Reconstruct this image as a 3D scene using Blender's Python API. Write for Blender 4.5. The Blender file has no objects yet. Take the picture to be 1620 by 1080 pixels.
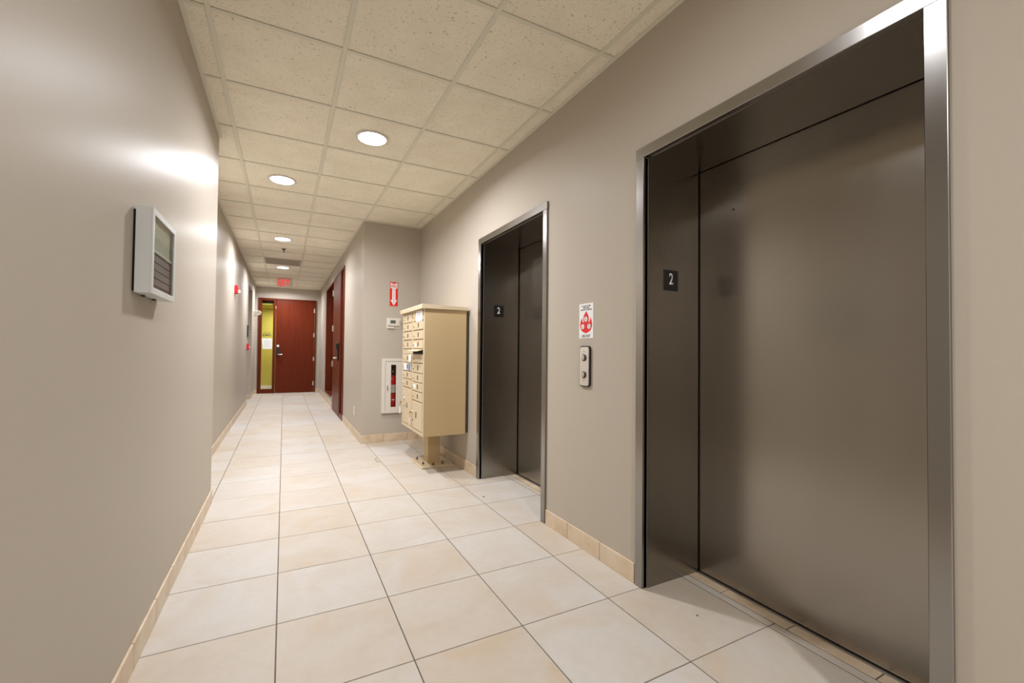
import bpy, bmesh, math, random
from mathutils import Vector, Matrix

random.seed(7)
S = bpy.context.scene
COL = S.collection
CAM_H = 1.149
CEIL = 2.743

# ------------------------------------------------------------------ camera
def make_camera():
    f, th, pi_, ro, cx, cy = 680.04, .4701, .0201, .0107, 794.8, 541.77
    def ray(a, b):
        a, b = a*math.cos(ro)+b*math.sin(ro), -a*math.sin(ro)+b*math.cos(ro)
        d, z = 1.0, -b
        d, z = d*math.cos(pi_)-z*math.sin(pi_), z*math.cos(pi_)+d*math.sin(pi_)
        return Vector((math.cos(th)*a+math.sin(th)*d, -math.sin(th)*a+math.cos(th)*d, z))
    fwd = ray(0, 0)
    right = ray(1, 0)-fwd
    up = fwd-ray(0, 1)
    c = bpy.data.cameras.new('camera')
    c.sensor_width = 36
    c.lens = 36*f/1620
    c.shift_x = (810-cx)/1620
    c.shift_y = (cy-540)/1620
    c.clip_start = .02
    o = bpy.data.objects.new('camera', c)
    COL.objects.link(o)
    m = Matrix((right.normalized(), up.normalized(), (-fwd).normalized())).transposed().to_4x4()
    m.translation = (0, 0, CAM_H)
    o.matrix_world = m
    S.camera = o
make_camera()

# ------------------------------------------------------------------ world, exposure
W = bpy.data.worlds.new('world')
S.world = W
W.use_nodes = True
W.node_tree.nodes['Background'].inputs[0].default_value = (.02, .02, .02, 1)
W.node_tree.nodes['Background'].inputs[1].default_value = 0.2
S.view_settings.view_transform = 'Standard'
S.view_settings.look = 'None'
S.view_settings.gamma = 1
S.view_settings.use_curve_mapping = False
S.view_settings.exposure = 0.0
LAMP_POWER = 34.0
LAMP_COLOR = (.98, .985, 1.04)
LENS_EMIT = 40.0

# ------------------------------------------------------------------ materials
def mat(name, color, rough=.5, metal=0.0, spec=.5, emit=None, estr=0):
    m = bpy.data.materials.new(name)
    m.use_nodes = True
    b = m.node_tree.nodes['Principled BSDF']
    b.inputs['Base Color'].default_value = (*color, 1)
    b.inputs['Roughness'].default_value = rough
    b.inputs['Metallic'].default_value = metal
    b.inputs['Specular IOR Level'].default_value = spec
    if emit:
        b.inputs['Emission Color'].default_value = (*emit, 1)
        b.inputs['Emission Strength'].default_value = estr
    return m

def nd(m, t, **kw):
    n = m.node_tree.nodes.new(t)
    for k, v in kw.items():
        if k in n.inputs.keys():
            n.inputs[k].default_value = v
        else:
            setattr(n, k, v)
    return n

def lk(m, a, ao, b, bi):
    m.node_tree.links.new(a.outputs[ao], b.inputs[bi])

def bsdf(m):
    return m.node_tree.nodes['Principled BSDF']

def ramp(m, stops):
    r = m.node_tree.nodes.new('ShaderNodeValToRGB')
    e = r.color_ramp.elements
    while len(e) < len(stops):
        e.new(.5)
    for i, (p, c) in enumerate(stops):
        e[i].position = p
        e[i].color = (*c, 1)
    return r

def pos(m, scale=(1, 1, 1), rnd=0):
    g = nd(m, 'ShaderNodeNewGeometry')
    mp = nd(m, 'ShaderNodeMapping')
    mp.inputs['Scale'].default_value = scale
    lk(m, g, 'Position', mp, 'Vector')
    if rnd:
        oi = nd(m, 'ShaderNodeObjectInfo')
        mu = nd(m, 'ShaderNodeMath', operation='MULTIPLY')
        mu.inputs[1].default_value = rnd
        lk(m, oi, 'Random', mu, 0)
        cb = nd(m, 'ShaderNodeCombineXYZ')
        for i in range(3):
            lk(m, mu, 0, cb, i)
        ad = nd(m, 'ShaderNodeVectorMath', operation='ADD')
        lk(m, mp, 0, ad, 0)
        lk(m, cb, 0, ad, 1)
        return ad
    return mp

def bump(m, src, out, strength, dist):
    b = nd(m, 'ShaderNodeBump')
    b.inputs['Strength'].default_value = strength
    b.inputs['Distance'].default_value = dist
    lk(m, src, out, b, 'Height')
    lk(m, b, 'Normal', bsdf(m), 'Normal')

def wall_paint():
    m = mat('wall_paint', (.475, .425, .355), .38, spec=.022)
    p = pos(m)
    n = nd(m, 'ShaderNodeTexNoise', Scale=260.0, Detail=3.0)
    lk(m, p, 0, n, 'Vector')
    bump(m, n, 'Fac', .12, .0012)
    return m

def floor_tile_mat():
    m = mat('floor_tile', (.7, .62, .5), .45, spec=.15)
    p = pos(m, (1, 1, 1), 31)
    n = nd(m, 'ShaderNodeTexNoise', Scale=2.6, Detail=5.0, Roughness=.55, Distortion=.9)
    lk(m, p, 0, n, 'Vector')
    oi = nd(m, 'ShaderNodeObjectInfo')
    base = ramp(m, [(0, (0.541, 0.512, 0.471)), (.3, (0.533, 0.492, 0.430)), (.62, (0.525, 0.467, 0.385)), (.85, (0.508, 0.430, 0.332)), (1, (0.500, 0.410, 0.303))])
    lk(m, oi, 'Random', base, 'Fac')
    vein = ramp(m, [(.32, (0.533, 0.426, 0.320)), (.46, (0.541, 0.484, 0.410)), (.62, (0.574, 0.545, 0.504))])
    lk(m, n, 'Fac', vein, 'Fac')
    mx = nd(m, 'ShaderNodeMix', data_type='RGBA')
    mx.inputs[0].default_value = .55
    lk(m, base, 0, mx, 6)
    lk(m, vein, 0, mx, 7)
    n2 = nd(m, 'ShaderNodeTexNoise', Scale=22.0, Detail=6.0, Roughness=.7)
    lk(m, p, 0, n2, 'Vector')
    r2 = ramp(m, [(.3, (.9, .9, .9)), (.7, (1.03, 1.02, 1.0))])
    lk(m, n2, 'Fac', r2, 'Fac')
    mu = nd(m, 'ShaderNodeMix', data_type='RGBA', blend_type='MULTIPLY')
    mu.inputs[0].default_value = .55
    lk(m, mx, 2, mu, 6)
    lk(m, r2, 0, mu, 7)
    lk(m, mu, 2, bsdf(m), 'Base Color')
    rr = nd(m, 'ShaderNodeMapRange')
    rr.inputs['To Min'].default_value = .40
    rr.inputs['To Max'].default_value = .56
    lk(m, n2, 'Fac', rr, 'Value')
    lk(m, rr, 0, bsdf(m), 'Roughness')
    bump(m, n2, 'Fac', .08, .002)
    return m

def base_tile_mat():
    m = mat('baseboard_tile', (.6, .47, .33), .38)
    p = pos(m, (1, 1, 1), 17)
    n = nd(m, 'ShaderNodeTexNoise', Scale=9.0, Detail=4.0)
    lk(m, p, 0, n, 'Vector')
    r = ramp(m, [(.3, (.56, .42, .28)), (.5, (.64, .51, .36)), (.7, (.68, .57, .43))])
    lk(m, n, 'Fac', r, 'Fac')
    lk(m, r, 0, bsdf(m), 'Base Color')
    return m

def ceiling_tile_mat():
    m = mat('ceiling_tile', (.66, .585, .45), .9, spec=.15)
    p = pos(m, (1, 1, 1), 13)
    n = nd(m, 'ShaderNodeTexNoise', Scale=150.0, Detail=2.0, Roughness=.5)
    lk(m, p, 0, n, 'Vector')
    v = nd(m, 'ShaderNodeTexNoise', Scale=95.0, Detail=1.0, Distortion=1.2)
    lk(m, p, 0, v, 'Vector')
    r = ramp(m, [(.27, (.42, .36, .26)), (.335, (.87, .815, .68)), (.75, (.91, .855, .72))])
    lk(m, v, 'Fac', r, 'Fac')
    big = nd(m, 'ShaderNodeTexNoise', Scale=5.0, Detail=2.0)
    lk(m, p, 0, big, 'Vector')
    rb = ramp(m, [(.3, (.93, .92, .9)), (.7, (1, 1, 1))])
    lk(m, big, 'Fac', rb, 'Fac')
    mu = nd(m, 'ShaderNodeMix', data_type='RGBA', blend_type='MULTIPLY')
    mu.inputs[0].default_value = 1
    lk(m, r, 0, mu, 6)
    lk(m, rb, 0, mu, 7)
    lk(m, mu, 2, bsdf(m), 'Base Color')
    bump(m, v, 'Fac', .35, .002)
    return m

def steel_mat(name, col, rough, axis):
    m = mat(name, col, rough, 1.0)
    sc = {'z': (60, 60, .9), 'y': (60, .9, 60)}[axis]
    p = pos(m, sc, 5)
    n = nd(m, 'ShaderNodeTexNoise', Scale=6.0, Detail=4.0, Roughness=.7)
    lk(m, p, 0, n, 'Vector')
    p2 = pos(m, (3, 3, .7))
    n2 = nd(m, 'ShaderNodeTexNoise', Scale=1.6, Detail=3.0)
    lk(m, p2, 0, n2, 'Vector')
    rr = nd(m, 'ShaderNodeMapRange')
    rr.inputs['From Min'].default_value = .3
    rr.inputs['From Max'].default_value = .7
    rr.inputs['To Min'].default_value = rough*.95
    rr.inputs['To Max'].default_value = rough*1.08
    lk(m, n2, 'Fac', rr, 'Value')
    lk(m, rr, 0, bsdf(m), 'Roughness')
    c = tuple(col)
    r = ramp(m, [(.3, tuple(x*.97 for x in c)), (.7, tuple(x*1.03 for x in c))])
    lk(m, n2, 'Fac', r, 'Fac')
    lk(m, r, 0, bsdf(m), 'Base Color')
    return m

def wood_mat(name, c0, c1, rough):
    m = mat(name, c0, rough, spec=.14)
    p = pos(m, (14, 14, .9), 3)
    n = nd(m, 'ShaderNodeTexNoise', Scale=2.2, Detail=6.0, Roughness=.6, Distortion=.6)
    lk(m, p, 0, n, 'Vector')
    r = ramp(m, [(.3, c0), (.7, c1)])
    lk(m, n, 'Fac', r, 'Fac')
    lk(m, r, 0, bsdf(m), 'Base Color')
    return m

def glass_mat(name, tint=(1, 1, 1), ior=1.5, rough=.0):
    m = bpy.data.materials.new(name)
    m.use_nodes = True
    nt = m.node_tree
    nt.nodes.remove(nt.nodes['Principled BSDF'])
    out = nt.nodes['Material Output']
    t = nt.nodes.new('ShaderNodeBsdfTransparent')
    t.inputs[0].default_value = (*tint, 1)
    g = nt.nodes.new('ShaderNodeBsdfGlossy')
    g.inputs['Roughness'].default_value = rough
    fr = nt.nodes.new('ShaderNodeFresnel')
    fr.inputs['IOR'].default_value = ior
    mx = nt.nodes.new('ShaderNodeMixShader')
    ge = nt.nodes.new('ShaderNodeNewGeometry')
    sb = nt.nodes.new('ShaderNodeMath')
    sb.operation = 'SUBTRACT'
    sb.inputs[0].default_value = 1
    nt.links.new(ge.outputs['Backfacing'], sb.inputs[1])
    mu = nt.nodes.new('ShaderNodeMath')
    mu.operation = 'MULTIPLY'
    nt.links.new(fr.outputs[0], mu.inputs[0])
    nt.links.new(sb.outputs[0], mu.inputs[1])
    nt.links.new(mu.outputs[0], mx.inputs[0])
    nt.links.new(t.outputs[0], mx.inputs[1])
    nt.links.new(g.outputs[0], mx.inputs[2])
    nt.links.new(mx.outputs[0], out.inputs[0])
    return m

def enamel(name, c, rough=.45):
    m = mat(name, c, rough)
    p = pos(m)
    n = nd(m, 'ShaderNodeTexNoise', Scale=420.0, Detail=2.0)
    lk(m, p, 0, n, 'Vector')
    bump(m, n, 'Fac', .08, .0006)
    return m

M = dict(
    wall=wall_paint(), tile=floor_tile_mat(), base=base_tile_mat(), ctile=ceiling_tile_mat(),
    grout=mat('grout', (.13, .105, .08), .9), grid=mat('grid_paint', (.72, .69, .575), .5),
    plenum=mat('plenum', (.12, .11, .09), .9),
    steel_door=steel_mat('steel_door', (.36, .335, .30), .25, 'z'),
    steel_jamb=steel_mat('steel_jamb', (.31, .29, .26), .25, 'z'),
    steel_trim=steel_mat('steel_trim', (.34, .33, .315), .22, 'z'),
    steel_sill=steel_mat('steel_sill', (.80, .77, .72), .42, 'y'),
    void=mat('dark_gap', (.006, .006, .006), .9),
    wood=wood_mat('cherry_veneer', (.100, .0145, .004), (.138, .021, .0058), .36),
    woodf=wood_mat('cherry_frame', (.095, .0150, .0048), (.13, .0215, .0065), .34),
    glass=glass_mat('clear_glass', (.96, .97, .95)), case_glass=glass_mat('case_glass', (.93, .95, .92), 1.35),
    panel=mat('sign_panel', (.80, .75, .62), .35),
    chrome=mat('satin_chrome', (.75, .74, .72), .25, 1.0), black=mat('black_plastic', (.012, .012, .012), .4),
    white=enamel('white_enamel', (.70, .655, .58), .4), whitep=mat('white_paper', (.82, .82, .80), .7),
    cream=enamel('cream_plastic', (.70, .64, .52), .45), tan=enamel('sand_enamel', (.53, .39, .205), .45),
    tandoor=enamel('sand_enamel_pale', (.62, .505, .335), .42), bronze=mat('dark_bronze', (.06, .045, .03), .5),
    red=mat('red_enamel', (.62, .012, .014), .4), redflat=mat('red_print', (.72, .008, .008), .6),
    redlit=mat('red_lit', (.8, .01, .03), .5, emit=(1.0, .012, .035), estr=1.15),
    ink=mat('black_ink', (.02, .02, .02), .6), silver=mat('silver_print', (.72, .71, .68), .5),
    olive=mat('olive_wall', (.56, .50, .085), .7), carpet=mat('carpet', (.40, .34, .25), .95),
    lens=mat('lamp_lens', (.9, .9, .9), .5, emit=LAMP_COLOR, estr=LENS_EMIT),
    board=mat('letter_board', (.21, .19, .18), .7), reflect_tint=mat('reflection_tint', (.42, .41, .34), .7), grey=mat('grey_plastic', (.30, .29, .27), .5),
    case=enamel('case_enamel', (.62, .64, .62), .4), brass=mat('brass', (.55, .40, .16), .35, 1.0),
    blue=mat('blue_print', (.10, .22, .62), .6), grille=mat('grille_paint', (.36, .31, .24), .6),
    screen=mat('screen', (.10, .11, .09), .3), band=mat('label_band', (.62, .60, .55), .5),
)

# ------------------------------------------------------------------ mesh builder
class MB:
    def __init__(s):
        s.b = bmesh.new()
    def box(s, x0, x1, y0, y1, z0, z1, bev=0, seg=1):
        t = bmesh.new()
        bmesh.ops.create_cube(t, size=1)
        for v in t.verts:
            v.co = Vector(((x0+x1)/2+v.co.x*(x1-x0), (y0+y1)/2+v.co.y*(y1-y0), (z0+z1)/2+v.co.z*(z1-z0)))
        if bev:
            bmesh.ops.bevel(t, geom=t.edges[:], offset=bev, segments=seg, affect='EDGES', profile=.5, clamp_overlap=True)
        s.add(t)
        return s
    def add(s, t):
        me = bpy.data.meshes.new('tmp')
        t.to_mesh(me)
        t.free()
        s.b.from_mesh(me)
        bpy.data.meshes.remove(me)
    def prism(s, pts, o, r, u, n, depth):
        """polygon pts (2D) laid on origin o with axes r,u; extruded along n"""
        o, r, u, n = Vector(o), Vector(r), Vector(u), Vector(n)
        a = [s.b.verts.new(o+r*p[0]+u*p[1]) for p in pts]
        c = [s.b.verts.new(o+r*p[0]+u*p[1]+n*depth) for p in pts]
        s.b.faces.new(a)
        s.b.faces.new(c[::-1])
        for i in range(len(pts)):
            j = (i+1) % len(pts)
            s.b.faces.new((a[i], c[i], c[j], a[j]))
        return s
    def lathe(s, prof, o, axis=(0, 0, 1), seg=24):
        """profile of (radius, height) along axis"""
        ax = Vector(axis).normalized()
        r = ax.orthogonal().normalized()
        u = ax.cross(r)
        o = Vector(o)
        rings = []
        for (R, h) in prof:
            if R < 1e-6:
                rings.append([s.b.verts.new(o+ax*h)])
            else:
                rings.append([s.b.verts.new(o+ax*h+(r*math.cos(t)+u*math.sin(t))*R) for t in [2*math.pi*i/seg for i in range(seg)]])
        for A, B in zip(rings, rings[1:]):
            for i in range(seg):
                j = (i+1) % seg
                if len(A) == 1 and len(B) == 1:
                    continue
                if len(A) == 1:
                    s.b.faces.new((A[0], B[i], B[j]))
                elif len(B) == 1:
                    s.b.faces.new((A[i], A[j], B[0]))
                else:
                    s.b.faces.new((A[i], A[j], B[j], B[i]))
        return s
    def tube(s, pts, R, seg=8):
        pts = [Vector(p) for p in pts]
        rings = []
        for i, p in enumerate(pts):
            d = (pts[min(i+1, len(pts)-1)]-pts[max(i-1, 0)]).normalized()
            r = d.orthogonal().normalized() if i == 0 else (rprev-d*rprev.dot(d)).normalized()
            rprev = r
            u = d.cross(r)
            rings.append([s.b.verts.new(p+(r*math.cos(t)+u*math.sin(t))*R) for t in [2*math.pi*k/seg for k in range(seg)]])
        for A, B in zip(rings, rings[1:]):
            for k in range(seg):
                j = (k+1) % seg
                s.b.faces.new((A[k], A[j], B[j], B[k]))
        s.b.faces.new(rings[0][::-1])
        s.b.faces.new(rings[-1])
        return s
    def mesh(s, name, m, off=(0, 0, 0), smooth=None):
        off = Vector(off)
        for v in s.b.verts:
            v.co -= off
        bmesh.ops.recalc_face_normals(s.b, faces=s.b.faces[:])
        me = bpy.data.meshes.new(name)
        s.b.to_mesh(me)
        s.b.free()
        if m:
            me.materials.append(m)
        if smooth:
            for p in me.polygons:
                p.use_smooth = True
            me.set_sharp_from_angle(angle=math.radians(smooth))
        return me

ORG = {}
def link(name, me, parent=None, loc=None):
    o = bpy.data.objects.new(name, me)
    COL.objects.link(o)
    if parent:
        o.parent = parent
        ORG[o] = ORG.get(parent, Vector((0, 0, 0)))
    else:
        ORG[o] = Vector((0, 0, 0))
    if loc is not None:
        o.location = Vector(loc)
    return o
def obj(name, mb, m, parent=None, smooth=None):
    """mesh given in world coordinates"""
    off = ORG[parent] if parent else Vector((0, 0, 0))
    return link(name, mb.mesh(name, m, off, smooth), parent)
def tag(o, label, cat, group=None):
    o['label'] = label
    o['category'] = cat
    if group:
        o['group'] = group
    return o
def thing(name, loc, label, cat, group=None):
    o = bpy.data.objects.new(name, None)
    o.empty_display_size = .1
    COL.objects.link(o)
    o.location = loc
    ORG[o] = Vector(loc)
    return tag(o, label, cat, group)
def solid(name, mb, m, loc, label, cat, smooth=None):
    """a thing that is one mesh: origin at loc"""
    o = link(name, mb.mesh(name, m, loc, smooth))
    o.location = loc
    ORG[o] = Vector(loc)
    return tag(o, label, cat)
def struct(name, mb, m):
    o = obj(name, mb, m)
    o['kind'] = 'structure'
    return o
def struct_root(name, label=None):
    o = bpy.data.objects.new(name, None)
    COL.objects.link(o)
    ORG[o] = Vector((0, 0, 0))
    o['kind'] = 'structure'
    if label:
        o['label'] = label
    return o
def text(name, body, o, r, u, w, h, m, parent, depth=.0006, shear=0, bold=.018):
    """lettering fitted into w x h, centred on o, right r, up u; raised along r x u"""
    c = bpy.data.curves.new('t', 'FONT')
    c.body = body
    c.align_x = 'CENTER'
    c.resolution_u = 3
    c.offset = bold
    c.shear = shear
    t = bpy.data.objects.new('t', c)
    COL.objects.link(t)
    dg = bpy.context.evaluated_depsgraph_get()
    dg.update()
    me = bpy.data.meshes.new_from_object(t.evaluated_get(dg))
    bpy.data.objects.remove(t)
    bpy.data.curves.remove(c)
    xs = [v.co.x for v in me.vertices]
    ys = [v.co.y for v in me.vertices]
    x0, x1, y0, y1 = min(xs), max(xs), min(ys), max(ys)
    r, u = Vector(r), Vector(u)
    n = r.cross(u)
    o = Vector(o)-ORG[parent]
    b = bmesh.new()
    b.from_mesh(me)
    bpy.data.meshes.remove(me)
    g = bmesh.ops.extrude_face_region(b, geom=b.faces[:])
    for e in g['geom']:
        if isinstance(e, bmesh.types.BMVert):
            e.co.z += 1
    for v in b.verts:
        X = ((v.co.x-x0)/(x1-x0)-.5)*w
        Y = ((v.co.y-y0)/(y1-y0)-.5)*h
        v.co = o+r*X+u*Y+n*(depth*v.co.z)
    bmesh.ops.recalc_face_normals(b, faces=b.faces[:])
    me2 = bpy.data.meshes.new(name)
    b.to_mesh(me2)
    b.free()
    me2.materials.append(m)
    return link(name, me2, parent)
XP, XN, YP, YN, ZP = (1, 0, 0), (-1, 0, 0), (0, 1, 0), (0, -1, 0), (0, 0, 1)

# ------------------------------------------------------------------ layout
XL, XL2, XR, XRW = -.465, -.667, .862, 1.585     # wall faces
YL, YB, YE, YK = 3.845, 5.505, 12.65, -3.0       # corner of left wall, alcove face, end wall, wall behind
NY0, NY1, NX = 10.2, 11.4, -1.9                  # side opening in the left wall
E1 = (.525, 1.571)
E2 = (2.498, 3.548)
EH = 2.119
UY0, UY1, UH = 7.33, 10.62, 2.51                 # wooden door and window unit in the right hall wall
DY0, DY1 = -.595, .765

def wbox(name, *boxes):
    mb = MB()
    for b in boxes:
        mb.box(*b)
    return struct(name, mb, M['wall'])

T = 2.80
wbox('wall_left', (XL2+.002, XL, YK, YL, 0, T))
wbox('wall_left_hall', (XL2-.15, XL2, YL-.3, NY0, 0, T), (XL2-.15, XL2, NY0, NY1, 2.47, T), (XL2-.15, XL2, NY1, YE, 0, T))
wbox('wall_nook', (NX-.1, NX, NY0-.1, NY1+.1, 0, T), (NX, XL2-.15, NY0-.1, NY0, 0, T), (NX, XL2-.15, NY1, NY1+.1, 0, T))
wbox('wall_right', (XRW, 1.955, YK, E1[0], 0, T))
wbox('wall_right_header', (XRW, 1.955, *E1, EH+.001, T))
wbox('wall_right_middle', (XRW, 1.955, E1[1], E2[0], 0, T))
wbox('wall_right_header', (XRW, 1.955, *E2, EH+.001, T))
wbox('wall_right_far', (XRW, 1.955, E2[1], YB+.15, 0, T))
CX0, CX1, CZ0, CZ1 = 1.14, 1.35, .385, 1.012     # recess of the extinguisher cabinet
wbox('wall_alcove', (XR, CX0, YB, YB+.2, 0, T), (CX1, XRW, YB, YB+.2, 0, T), (CX0, CX1, YB, YB+.2, 0, CZ0),
     (CX0, CX1, YB, YB+.2, CZ1, T), (CX0, CX1, YB+.18, YB+.2, CZ0, CZ1))
wbox('wall_right_hall', (XR, XR+.16, YB+.2, UY0, 0, T), (XR, XR+.16, UY0, UY1, UH, T), (XR, XR+.16, 8.93, UY1, 0, .185),
     (XR, XR+.16, UY1, YE, 0, T))
wbox('wall_end', (XL2-.15, DY0, YE, YE+.12, 0, T), (DY0, DY1, YE, YE+.12, 2.46, T), (DY1, XR+.16, YE, YE+.12, 0, T))
wbox('wall_back', (XL-.2, 1.955, YK-.1, YK, 0, T))

# ------------------------------------------------------------------ floor: grout bed and single tiles
fl = struct('floor', MB().box(-2.0, 2.1, YK-.1, YE+1.6, -.06, -.0025), M['grout'])
FX0, FP, FY0 = -.0061, .4602, 3.4193
FR = .4586
def lines(a, b, start, step):
    k0 = math.floor((a-start)/step)
    out = []
    k = k0
    while start+k*step < b:
        out.append((start+k*step, start+(k+1)*step))
        k += 1
    return out
regions = [(XL, XRW, YK, YL), (XL2, XRW, YL, YB), (XL2, XR, YB, YE+.02), (XRW, 1.8425, E1[0], E1[1]), (XRW, 1.8425, E2[0], E2[1]),
           (NX, XL2, NY0, NY1)]
full = None
G = .0022
for (x0, x1) in lines(NX, 1.83, FX0, FP):
    for (y0, y1) in lines(YK, YE+.02, FY0, FR):
        bx = []
        if x1 > 1.83 and x0 > 1.3:
            x1c = 1.8425
        else:
            x1c = x1-G
        for (a, b, c, d) in regions:
            X0, X1, Y0, Y1 = max(x0+G, a), min(x1c, b), max(y0+G, c), min(y1-G, d)
            if X1-X0 > .004 and Y1-Y0 > .004:
                bx.append((X0, X1, Y0, Y1))
        if not bx:
            continue
        if len(bx) == 1 and abs(bx[0][1]-bx[0][0]-(FP-2*G)) < 1e-6 and abs(bx[0][3]-bx[0][2]-(FR-2*G)) < 1e-6:
            if full is None:
                full = MB().box(-FP/2+G, FP/2-G, -FR/2+G, FR/2-G, -.012, 0, .0012).mesh('floor_tile', M['tile'])
            link('floor_tile', full, fl, ((x0+x1)/2, (y0+y1)/2, 0))
        else:
            cx, cy = bx[0][0], bx[0][2]
            mb = MB()
            for q in bx:
                mb.box(*q, -.012, 0)
            link('floor_tile', mb.mesh('floor_tile', M['tile'], (cx, cy, 0)), fl, (cx, cy, 0))
for (ya, yb) in (E1, E2):                       # narrow tile strips in front of the elevator doors
    for (y0, y1) in lines(ya, yb, FY0, FR):
        Y0, Y1 = max(y0+G, ya), min(y1-G, yb)
        if Y1-Y0 > .01:
            link('threshold_tile', MB().box(0, .0405, Y0-Y0, Y1-Y0, -.012, 0, .001).mesh('threshold_tile', M['tile']), fl, (1.8500, Y0, 0))
    for (y0, y1) in lines(ya, yb, .7745, .305):
        Y0, Y1 = max(y0+G, ya), min(y1-G, yb)
        if Y1-Y0 > .01:
            link('threshold_tile', MB().box(0, .0565, 0, Y1-Y0, -.012, 0, .001).mesh('threshold_tile', M['base']), fl, (1.8970, Y0, 0))

# ------------------------------------------------------------------ baseboards of cut tile
BH, BT = .098, .010
bb_cache = {}
def baseboard(name, runs):
    """runs: (axis, fixed face, sign outwards, from, to, joint start)"""
    root = struct_root(name)
    for (ax, face, sg, a, b, st) in runs:
        for (p, q) in lines(a, b, st, .305):
            P, Q = max(p+.0018, a), min(q-.0018, b)
            if Q-P < .01:
                continue
            key = (ax, sg, round(Q-P, 4))
            if key not in bb_cache:
                mb = MB()
                L = Q-P
                if ax == 'y':
                    mb.box(min(0, sg*BT), max(0, sg*BT), 0, L, 0, BH, .0025, 2)
                else:
                    mb.box(0, L, min(0, sg*BT), max(0, sg*BT), 0, BH, .0025, 2)
                bb_cache[key] = mb.mesh('baseboard_tile', M['base'])
            link('baseboard_tile', bb_cache[key], root, (face, P, 0) if ax == 'y' else (P, face, 0))
baseboard('baseboard_left', [('y', XL, 1, YK, YL+.008, 1.97), ('x', YL, 1, XL2+.01, XL, 0)])
baseboard('baseboard_left_hall', [('y', XL2, 1, YL+.01, NY0, .1), ('y', XL2, 1, NY1-.008, YE, .02), ('x', NY1, -1, -1.2, XL2, -.667)])
baseboard('baseboard_right', [('y', XRW, -1, YK, .472, .05), ('y', XRW, -1, 1.628, 2.443, 1.89), ('y', XRW, -1, 3.606, YB, 3.85)])
baseboard('baseboard_alcove', [('x', YB, -1, XR-.008, XRW-.01, 1.1315)])
baseboard('baseboard_right_hall', [('y', XR, -1, YB, UY0-.002, 5.72), ('y', XR, -1, 8.935, YE, .04)])
baseboard('baseboard_end', [('x', YE, -1, XL2+.01, DY0-.002, -.6), ('x', YE, -1, DY1+.002, XR-.01, .8)])

# ------------------------------------------------------------------ ceiling: grid, tiles, lamps
ce = struct('ceiling', MB().box(-2.0, 2.1, YK-.1, YE+.2, 2.79, 2.84), M['plenum'])
GX0, GP, GY0, GQ = -.349, .6098, 2.402, .6130
LAMPS = [(.566, .875, 'round recessed ceiling lamp above the steel elevator entrance with the pinhole, nearest the wall edge', .17),
         (.566, 3.321, 'largest round recessed lamp, set in a ceiling tile ahead of the elevators', 1.22),
         (-.044, 4.548, 'second round recessed lamp, glowing between the largest lamp and the sprinkler', .92),
         (-.044, 7.000, 'round recessed ceiling lamp just before the sprinkler head', 1.1),
         (-.044, 9.452, 'small round recessed lamp just beyond the grey ceiling vent, before the EXIT sign', 1.1),
         (-.044, 11.904, 'round recessed ceiling lamp between the EXIT sign and the end door', 1.0),
         (.566, -1.571, 'round recessed ceiling lamp over the floor behind the elevators', 2.1)]
R_HOLE = .112
lamp_cells = {}
for (lx, ly, _, _) in LAMPS:
    lamp_cells[(round((lx-GX0)/GP-.5), round((ly-GY0)/GQ-.5))] = (lx, ly)
VENT = (0, 10)
cregions = [(XL, XRW, YK, YL), (XL2, XRW, YL, YB), (XL2, XR, YB, YE)]
TW = .012
def holed_tile(x0, x1, y0, y1, cx, cy, R, z0, z1):
    b = bmesh.new()
    n = 48
    ang = [2*math.pi*i/n for i in range(n)]
    inner = [(cx+R*math.cos(t), cy+R*math.sin(t)) for t in ang]
    outer = []
    for t in ang:
        c, s = math.cos(t), math.sin(t)
        k = min(((x1-cx) if c > 0 else (cx-x0))/max(abs(c), 1e-6), ((y1-cy) if s > 0 else (cy-y0))/max(abs(s), 1e-6))
        outer.append((cx+c*k, cy+s*k))
    V = lambda L, z: [b.verts.new((p[0], p[1], z)) for p in L]
    i0, i1, o0, o1 = V(inner, z0), V(inner, z1), V(outer, z0), V(outer, z1)
    for i in range(n):
        j = (i+1) % n
        b.faces.new((i0[i], i0[j], o0[j], o0[i]))
        b.faces.new((i1[i], o1[i], o1[j], i1[j]))
        b.faces.new((i0[i], i1[i], i1[j], i0[j]))
        b.faces.new((o0[i], o0[j], o1[j], o1[i]))
    return b
ZT = CEIL+.005
tfull = None
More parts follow.
